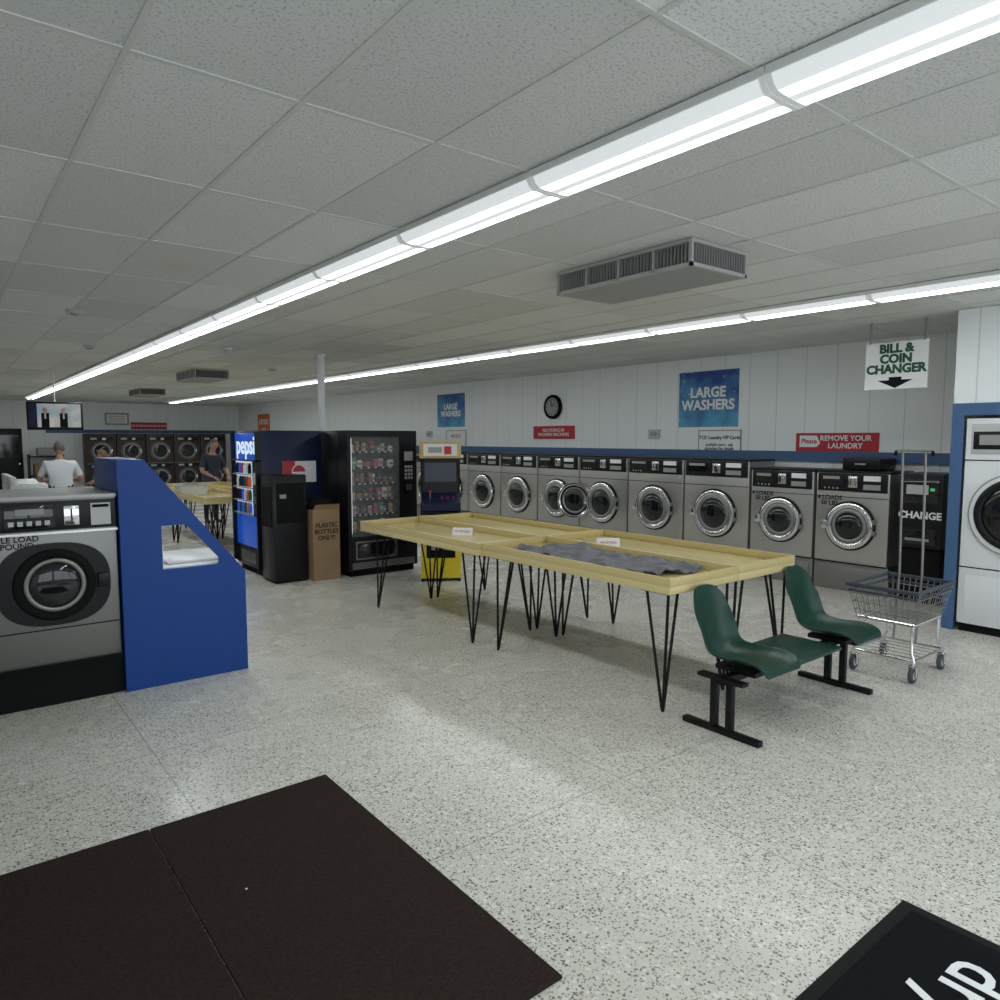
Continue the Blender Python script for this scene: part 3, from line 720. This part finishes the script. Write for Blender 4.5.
for i in range(12):
    a=i*math.pi/6; p.box(.135*math.sin(a)-.008,.135*math.sin(a)+.008,-.060,-.055,.135*math.cos(a)-.012,.135*math.cos(a)+.012,M_blackm)
p.tube([(0,-.062,0),(.07,-.062,.05)],.006,M_blackm).tube([(0,-.062,0),(-.02,-.062,.12)],.005,M_blackm); p.end()
for px in (430,655):
    P('wall_outlet',loc=(XW-.001,wy(px,X),wz(px,434,X)),rz=-math.pi/2).box(-.11,.11,-.03,0,-.07,.07,M_lgrey,.005).box(-.06,-.01,-.034,-.03,-.03,.03,M_grey).box(.01,.06,-.034,-.03,-.03,.03,M_grey).end()
sign('dryers_sign',24.4,2.25,1.1,.75,M_orange,lines=(('DRYERS',.24,.1,M_paper,.02),('LARGE',.16,-.18,M_paper,.02)))
r=root('hanging_changer_sign',(7.65,3.24,2.53),-math.pi/2); w,h=.60,.47
P('board',r).box(-w/2,w/2,-.008,.008,-h/2,h/2,M_paper,.002).end(0)
text('lettering','BILL &\nCOIN\nCHANGER',.120,(0,-.0105,.065),M_sgreen,r,bold=.05,ls=.85)
p=P('arrow',r); p.prism([(-.17,-.0105,-.145),(-.06,-.0105,-.145),(-.06,-.0105,-.115),(.06,-.0105,-.115),(.06,-.0105,-.145),(.17,-.0105,-.145),(0,-.0105,-.225)],(0,.002,0),M_blackm); p.end(0)
p=P('chains',r)
for sx in (-.26,.26):
    z=h/2-.01; i=0
    while z<ZC-2.53-.02:
        p.ring((sx,0,z+.012),.013,.0045,M_grey,axis='y' if i%2 else 'x',n=10,seg=6); z+=.021; i+=1
    p.tube([(sx,0,ZC-2.53-.03),(sx,0,ZC-2.53-.005)],.004,M_grey)
p.end()
P('dark_case').box(8.50,8.92,3.72,4.16,1.424,1.57,M_black,.02).box(8.48,8.5,3.88,4.0,1.49,1.51,M_grey).end()

# far wall details
def fsign(name,x,z,w,h,m,lines=()):
    r=root(name,(x,YF-.001,z),0); P('board',r).box(-w/2,w/2,-.012,0,-h/2,h/2,m).end(0)
    for i,(tx,s,dz,tm) in enumerate(lines): text('lettering_%d'%(i+1),tx,s,(0,-.014,dz),tm,r,bold=.01)
def fx_(px,y=YF):
    F=720.; R=px-500; return y*(.6211*F+.7837*R)/(.7837*F-.6211*R)
def fz(px,py,y=YF):
    du=500-py; F=713.4+.0859*du; R=px-500; return 1.8+(.9963*du-61.5)*y/(.7837*F-.6211*R)
fsign('red_notice_sign',fx_(149),fz(149,426),1.15,.24,M_red,(('NO DYEING IN MACHINES',.10,0,M_paper),))
r=root('framed_notice',(fx_(117),YF-.001,fz(117,419))); p=P('frame',r); p.box(-.36,.36,-.03,0,-.20,.20,M_grey,.005).box(-.31,.31,-.034,-.03,-.15,.15,M_paper)
for i in range(4): p.box(-.25,.25,-.036,-.034,.08-i*.06,.095-i*.06,M_grey)
p.end(0)
P('trim_3').box(2.9,8.9,YF-.03,YF,1.97,2.08,M_btrim).end(0)
P('door_1').box(1.35,2.25,YF-.05,YF-.001,0,2.1,M_black,.005).box(1.45,2.15,YF-.06,YF-.05,1.2,1.9,M_glass).cyl((2.15,YF-.09,1.0),(2.15,YF-.05,1.0),.03,M_chrome,12).end()
P('storage_shelf').box(2.35,3.3,YF-.5,YF-.06,0.0,.04,M_black).box(2.35,3.3,YF-.5,YF-.06,1.2,1.24,M_black).box(2.35,3.3,YF-.5,YF-.06,.6,.64,M_black).box(2.35,2.39,YF-.5,YF-.06,0,1.3,M_black).box(3.26,3.3,YF-.5,YF-.06,0,1.3,M_black).box(2.5,2.9,YF-.45,YF-.1,.64,1.0,M_card).box(2.6,3.1,YF-.45,YF-.1,1.24,1.5,M_grey,.02).end(0)
yT=15.; r=root('television',(yT*.1177,yT,fz(55,416,yT)),math.radians(-8))
M_tv=D.materials.new('tv_picture'); M_tv.use_nodes=True; nt=M_tv.node_tree; b=nt.nodes['Principled BSDF']
tc=nt.nodes.new('ShaderNodeTexCoord'); vv=nt.nodes.new('ShaderNodeTexNoise'); vv.inputs['Scale'].default_value=3.0; nt.links.new(tc.outputs['Object'],vv.inputs['Vector'])
c=mixc(nt,math_node(nt,'MULTIPLY',math_node(nt,'SUBTRACT',vv.outputs['Fac'],.4,True),4,True),(.18,.26,.30),(.42,.40,.36)); nt.links.new(c,b.inputs['Emission Color']); b.inputs['Emission Strength'].default_value=.8; b.inputs['Base Color'].default_value=(.02,.02,.02,1)
p=P('bezel',r); p.box(-.43,.43,0,.06,-.25,.25,M_black,.006); p.end()
p=P('screen',r); p.box(-.395,.395,-.004,0,-.20,.215,M_tv)
for sx in (-.15,.13): p.sph((sx,-.006,.10),.038,M_skin,(1,.1,1.25)).box(sx-.06,sx+.06,-.008,-.005,-.20,.05,M_blackm,.001).box(sx-.012,sx+.012,-.010,-.008,-.05,.045,M_lgrey)
p.box(-.395,-.27,-.007,-.004,-.20,.215,M_navy)
p.end(0)
p=P('ceiling_mount',r); zt=ZC-.005-fz(55,416,yT); p.tube([(0,.08,0),(0,.08,zt)],.012,M_white,10).box(-.1,.1,.06,.09,-.08,.08,M_black).box(-.08,.08,.0,.16,zt-.01,zt,M_white); p.end()
r=root('laundry_basket',(3.42,12.7,.851)); p=P('basket',r)
p.prism([(-.2,-.14,0),(.2,-.14,0),(.24,-.17,.16),(-.24,-.17,.16)],(0,.006,0),M_white).prism([(-.2,.14,0),(.2,.14,0),(.24,.17,.16),(-.24,.17,.16)],(0,-.006,0),M_white)
for s in (-1,1): p.prism([(s*.2,-.14,0),(s*.2,.14,0),(s*.24,.17,.16),(s*.24,-.17,.16)],(-s*.006,0,0),M_white)
p.box(-.2,.2,-.14,.14,0,.008,M_white).tube([(-.24,-.17,.16),(.24,-.17,.16),(.24,.17,.16),(-.24,.17,.16)],.012,M_lgrey,8,closed=True); p.end(0)
p=P('clothes',r); p.sph((0,0,.13),.16,M_cloth,(1.2,.85,.4)); p.end()

# ---------------------------------------------------------------- people
def skinned(name,J,E,rootj,lv=2):
    names=list(J); me=D.meshes.new(name); me.from_pydata([J[n][0] for n in names],[(names.index(a),names.index(b)) for a,b in E],[])
    o=D.objects.new(name+'_tmp',me); COL.objects.link(o)
    o.modifiers.new('s','SKIN').use_smooth_shade=True
    sv=me.skin_vertices[0].data
    for i,n in enumerate(names):
        rr=J[n][1]; sv[i].radius=rr if isinstance(rr,tuple) else (rr,rr); sv[i].use_root=(n==rootj)
    m=o.modifiers.new('ss','SUBSURF'); m.levels=lv; m.render_levels=lv
    C.view_layer.update()
    nm=D.meshes.new_from_object(o.evaluated_get(C.evaluated_depsgraph_get())); D.objects.remove(o); nm.name=name; return nm
def person(name,loc,rz,scale,arms,shirt,pants,hair,headtilt=.2,lean=0.0,girth=1.0,longhair=False):
    r=root(name,loc,rz); r.scale=(scale,)*3
    def L(p):
        v=Vector(p); 
        if v.z>.95:
            d=v-Vector((0,0,.95)); d=Matrix.Rotation(lean,3,'X')@d; v=Vector((0,0,.95))+d
        return tuple(v)
    J={'pel':((0,0,.95),.135*girth),'bel':(L((0,0,1.10)),.128*girth),'che':(L((0,.0,1.27)),.145*girth),'nb':(L((0,.01,1.43)),.08),'nk':(L((0,0,1.51)),.052),'hd':(L((0,-.015,1.60)),.05)}
    E=[('pel','bel'),('bel','che'),('che','nb'),('nb','nk'),('nk','hd')]
    for s,k in ((-1,'R'),(1,'L')):
        el,wr=arms[k]
        J['sh'+k]=(L((s*.175*(.5+.5*girth),.01,1.39)),.072); J['el'+k]=(el,.047); J['fa'+k]=(tuple((Vector(el)*.35+Vector(wr)*.65)),.037); J['wr'+k]=(wr,.026)
        E+= [('che','sh'+k),('sh'+k,'el'+k),('el'+k,'fa'+k),('fa'+k,'wr'+k)]
        J['hp'+k]=((s*.09,0,.86),.10*girth); J['kn'+k]=((s*.10,-.015,.49),.066); J['cf'+k]=((s*.10,.015,.34),.058); J['an'+k]=((s*.105,.02,.09),.042); J['to'+k]=((s*.125,-.13,.04),.038)
        E+= [('pel','hp'+k),('hp'+k,'kn'+k),('kn'+k,'cf'+k),('cf'+k,'an'+k),('an'+k,'to'+k)]
    me=skinned('body',J,E,'pel')
    for m in [shirt,pants,M_skin,M_shoe]: me.materials.append(m)
    segs=[]
    for a,b in E:
        A=Vector(J[a][0]);B=Vector(J[b][0])
        if a[:2] in('hp','kn','cf') or (a=='pel' and b[:2]=='hp'): k=1
        elif b[:2]=='to': k=3
        elif a in('nb','nk') or a[:2] in('el','fa'): k=2
        else: k=0
        segs.append((A,B,k,(a,b)))
    for f in me.polygons:
        c=f.center; best=9;bk=0
        for A,B,k,nm in segs:
            ab=B-A; t=max(0,min(1,(c-A).dot(ab)/ab.length_squared)); d=(c-(A+ab*t)).length
            if d<best:
                best=d; bk=k
                if nm[0][:2]=='sh' and t>.75: bk=2
                if nm==('nb','nk') and t<.25: bk=0
                if nm==('cf'+nm[0][-1],'an'+nm[0][-1]) and t>.95: bk=3
        f.material_index=bk; f.use_smooth=True
    lo=min(v.co.z for v in me.vertices)
    o=D.objects.new('body',me); COL.objects.link(o); o.parent=r; o.location.z=-lo
    for s,k in ((-1,'R'),(1,'L')):
        el,wr=[Vector(q) for q in arms[k]]; d=(wr-el).normalized()
        side=Vector((s,0,0)); side=(side-d*side.dot(d)).normalized(); nrm=d.cross(side); 
        if nrm.z>0: nrm=-nrm
        HJ={'w':(tuple(wr-d*.01),.024),'p':(tuple(wr+d*.045),(.030,.018))}; HE=[('w','p')]
        for i,(u,ln) in enumerate(((.030,.070),(.010,.080),(-.010,.075),(-.030,.058))):
            kn=wr+d*.085+side*(-u); md=kn+d*ln*.5+nrm*.012; tp=kn+d*ln*.85+nrm*.038
            for nme,pt,rr in (('k',kn,.0105),('m',md,.009),('t',tp,.0075)): HJ[nme+str(i)]=(tuple(pt),rr)
            HE+=[('p','k%d'%i),('k%d'%i,'m%d'%i),('m%d'%i,'t%d'%i)]
        t1=wr+d*.035-side*.038; t2=t1+d*.035-side*.022+nrm*.01; t3=t2+d*.028-side*.004+nrm*.012
        HJ['ta']=(tuple(t1),.013); HJ['tb']=(tuple(t2),.0105); HJ['tc']=(tuple(t3),.008); HE+=[('w','ta'),('ta','tb'),('tb','tc')]
        hm=skinned('hand_'+k.lower(),HJ,HE,'w',1); hm.materials.append(M_skin)
        for f in hm.polygons: f.use_smooth=True; f.material_index=0
        h=D.objects.new('hand_'+('left' if k=='L' else 'right'),hm); COL.objects.link(h); h.parent=r; h.location.z=-lo
    hc=Vector(L((0,-.02,1.655)))
    p=P('head',r); ki=p.mi(M_skin); kh=p.mi(hair)
    q=bmesh.ops.create_uvsphere(p.bm,u_segments=32,v_segments=24,radius=1)
    for v in q['verts']:
        x,y,z=v.co
        sx=.074*(1-.22*max(0,-z)); sy=.094; sz=.118
        nx,ny,nz=x*sx,y*sy*(1-.12*max(0,-z)),z*sz
        if y<0:
            nose=math.exp(-((x/.16)**2+((z+.08)/.20)**2)); ny-=.020*nose*(1 if z<.12 else .5)
            for e in (-1,1): ny+=.008*math.exp(-(((x-e*.38)/.17)**2+((z-.08)/.12)**2))
            ny-=.006*math.exp(-((x/.35)**2+((z+.47)/.07)**2)); ny-=.010*math.exp(-((x/.3)**2+((z+.85)/.15)**2))
        v.co=Vector((nx,ny,nz))
    for f in p.bm.faces: f.material_index=ki
    p.sph((-.073,.008,-.005),.02,M_skin,(.4,.8,1.4),10,8).sph((.073,.008,-.005),.02,M_skin,(.4,.8,1.4),10,8)
    for e in (-1,1): p.sph((e*.028,-.077,.010),.011,M_eye,(1.2,.6,.7),10,8).sph((e*.028,-.0835,.010),.005,M_blackm,(1,.5,1),8,6).box(e*.028-.015,e*.028+.015,-.088,-.080,.026,.031,hair)
    p.box(-.022,.022,-.097,-.088,-.058,-.053,mat('lips',(.4,.15,.13),.5))
    ho=p.end(60); ho.location=hc+Vector((0,0,-lo)); ho.rotation_euler=(headtilt,0,0)
    p=P('hair',r); q=bmesh.ops.create_uvsphere(p.bm,u_segments=28,v_segments=20,radius=1); kk=p.mi(hair)
    kill=[]
    for v in q['verts']:
        x,y,z=v.co
        if z<.38-.75*(y+.35) and z< .75: 
            if not(y>.1 and z>(-.9 if longhair else -.5)): kill.append(v)
        v.co=Vector((x*.081,y*.102+.003,z*.126+.001+(-.06*max(0,-z) if longhair else 0)))
    bmesh.ops.delete(p.bm,geom=kill,context='VERTS')
    for v in p.bm.verts: v.co+=v.co.normalized()*random.uniform(-.002,.002)
    ho=p.end(60); ho.location=hc+Vector((0,0,-lo)); ho.rotation_euler=(headtilt,0,0)
    sm=ho.modifiers.new('t','SOLIDIFY'); sm.thickness=.006
    return r
fwd={'R':((-.31,-.08,1.12),(-.19,-.34,1.10)),'L':((.31,-.08,1.12),(.19,-.34,1.10))}
person('man_in_white_shirt',(1.68,14.0,0),math.pi-.1,1.0,fwd,M_tee,M_jean,M_hairg,headtilt=.35,girth=1.35,lean=.08)
low={'R':((-.28,-.14,1.10),(-.18,-.36,.99)),'L':((.28,-.14,1.10),(.18,-.36,.99))}
person('woman_in_tan_shirt',(2.62,15.2,0),math.pi+.9,.91,{'R':((-.25,-.12,1.12),(-.15,-.33,1.08)),'L':((.25,-.12,1.12),(.15,-.33,1.08))},M_tan,M_jean,M_hairb,headtilt=.5,lean=.15,longhair=True,girth=.9)
person('man_in_dark_shirt',(4.62,15.75,0),.3,1.03,low,M_shirtd,M_jean,M_hairg,headtilt=.45,lean=.2,girth=1.1)

# ---------------------------------------------------------------- world + camera
wd=D.worlds.new('World'); C.scene.world=wd; wd.use_nodes=True
bg=wd.node_tree.nodes['Background']; bg.inputs[0].default_value=(.84,.92,1,1); bg.inputs[1].default_value=2.4
cam=D.cameras.new('Camera'); co=D.objects.new('Camera',cam); COL.objects.link(co)
cam.sensor_width=36; cam.lens=716/1000*36; cam.clip_start=.05; cam.clip_end=100
co.location=(0,0,1.8); co.rotation_euler=(math.radians(90-4.93),0,math.radians(-38.4))
C.scene.camera=co
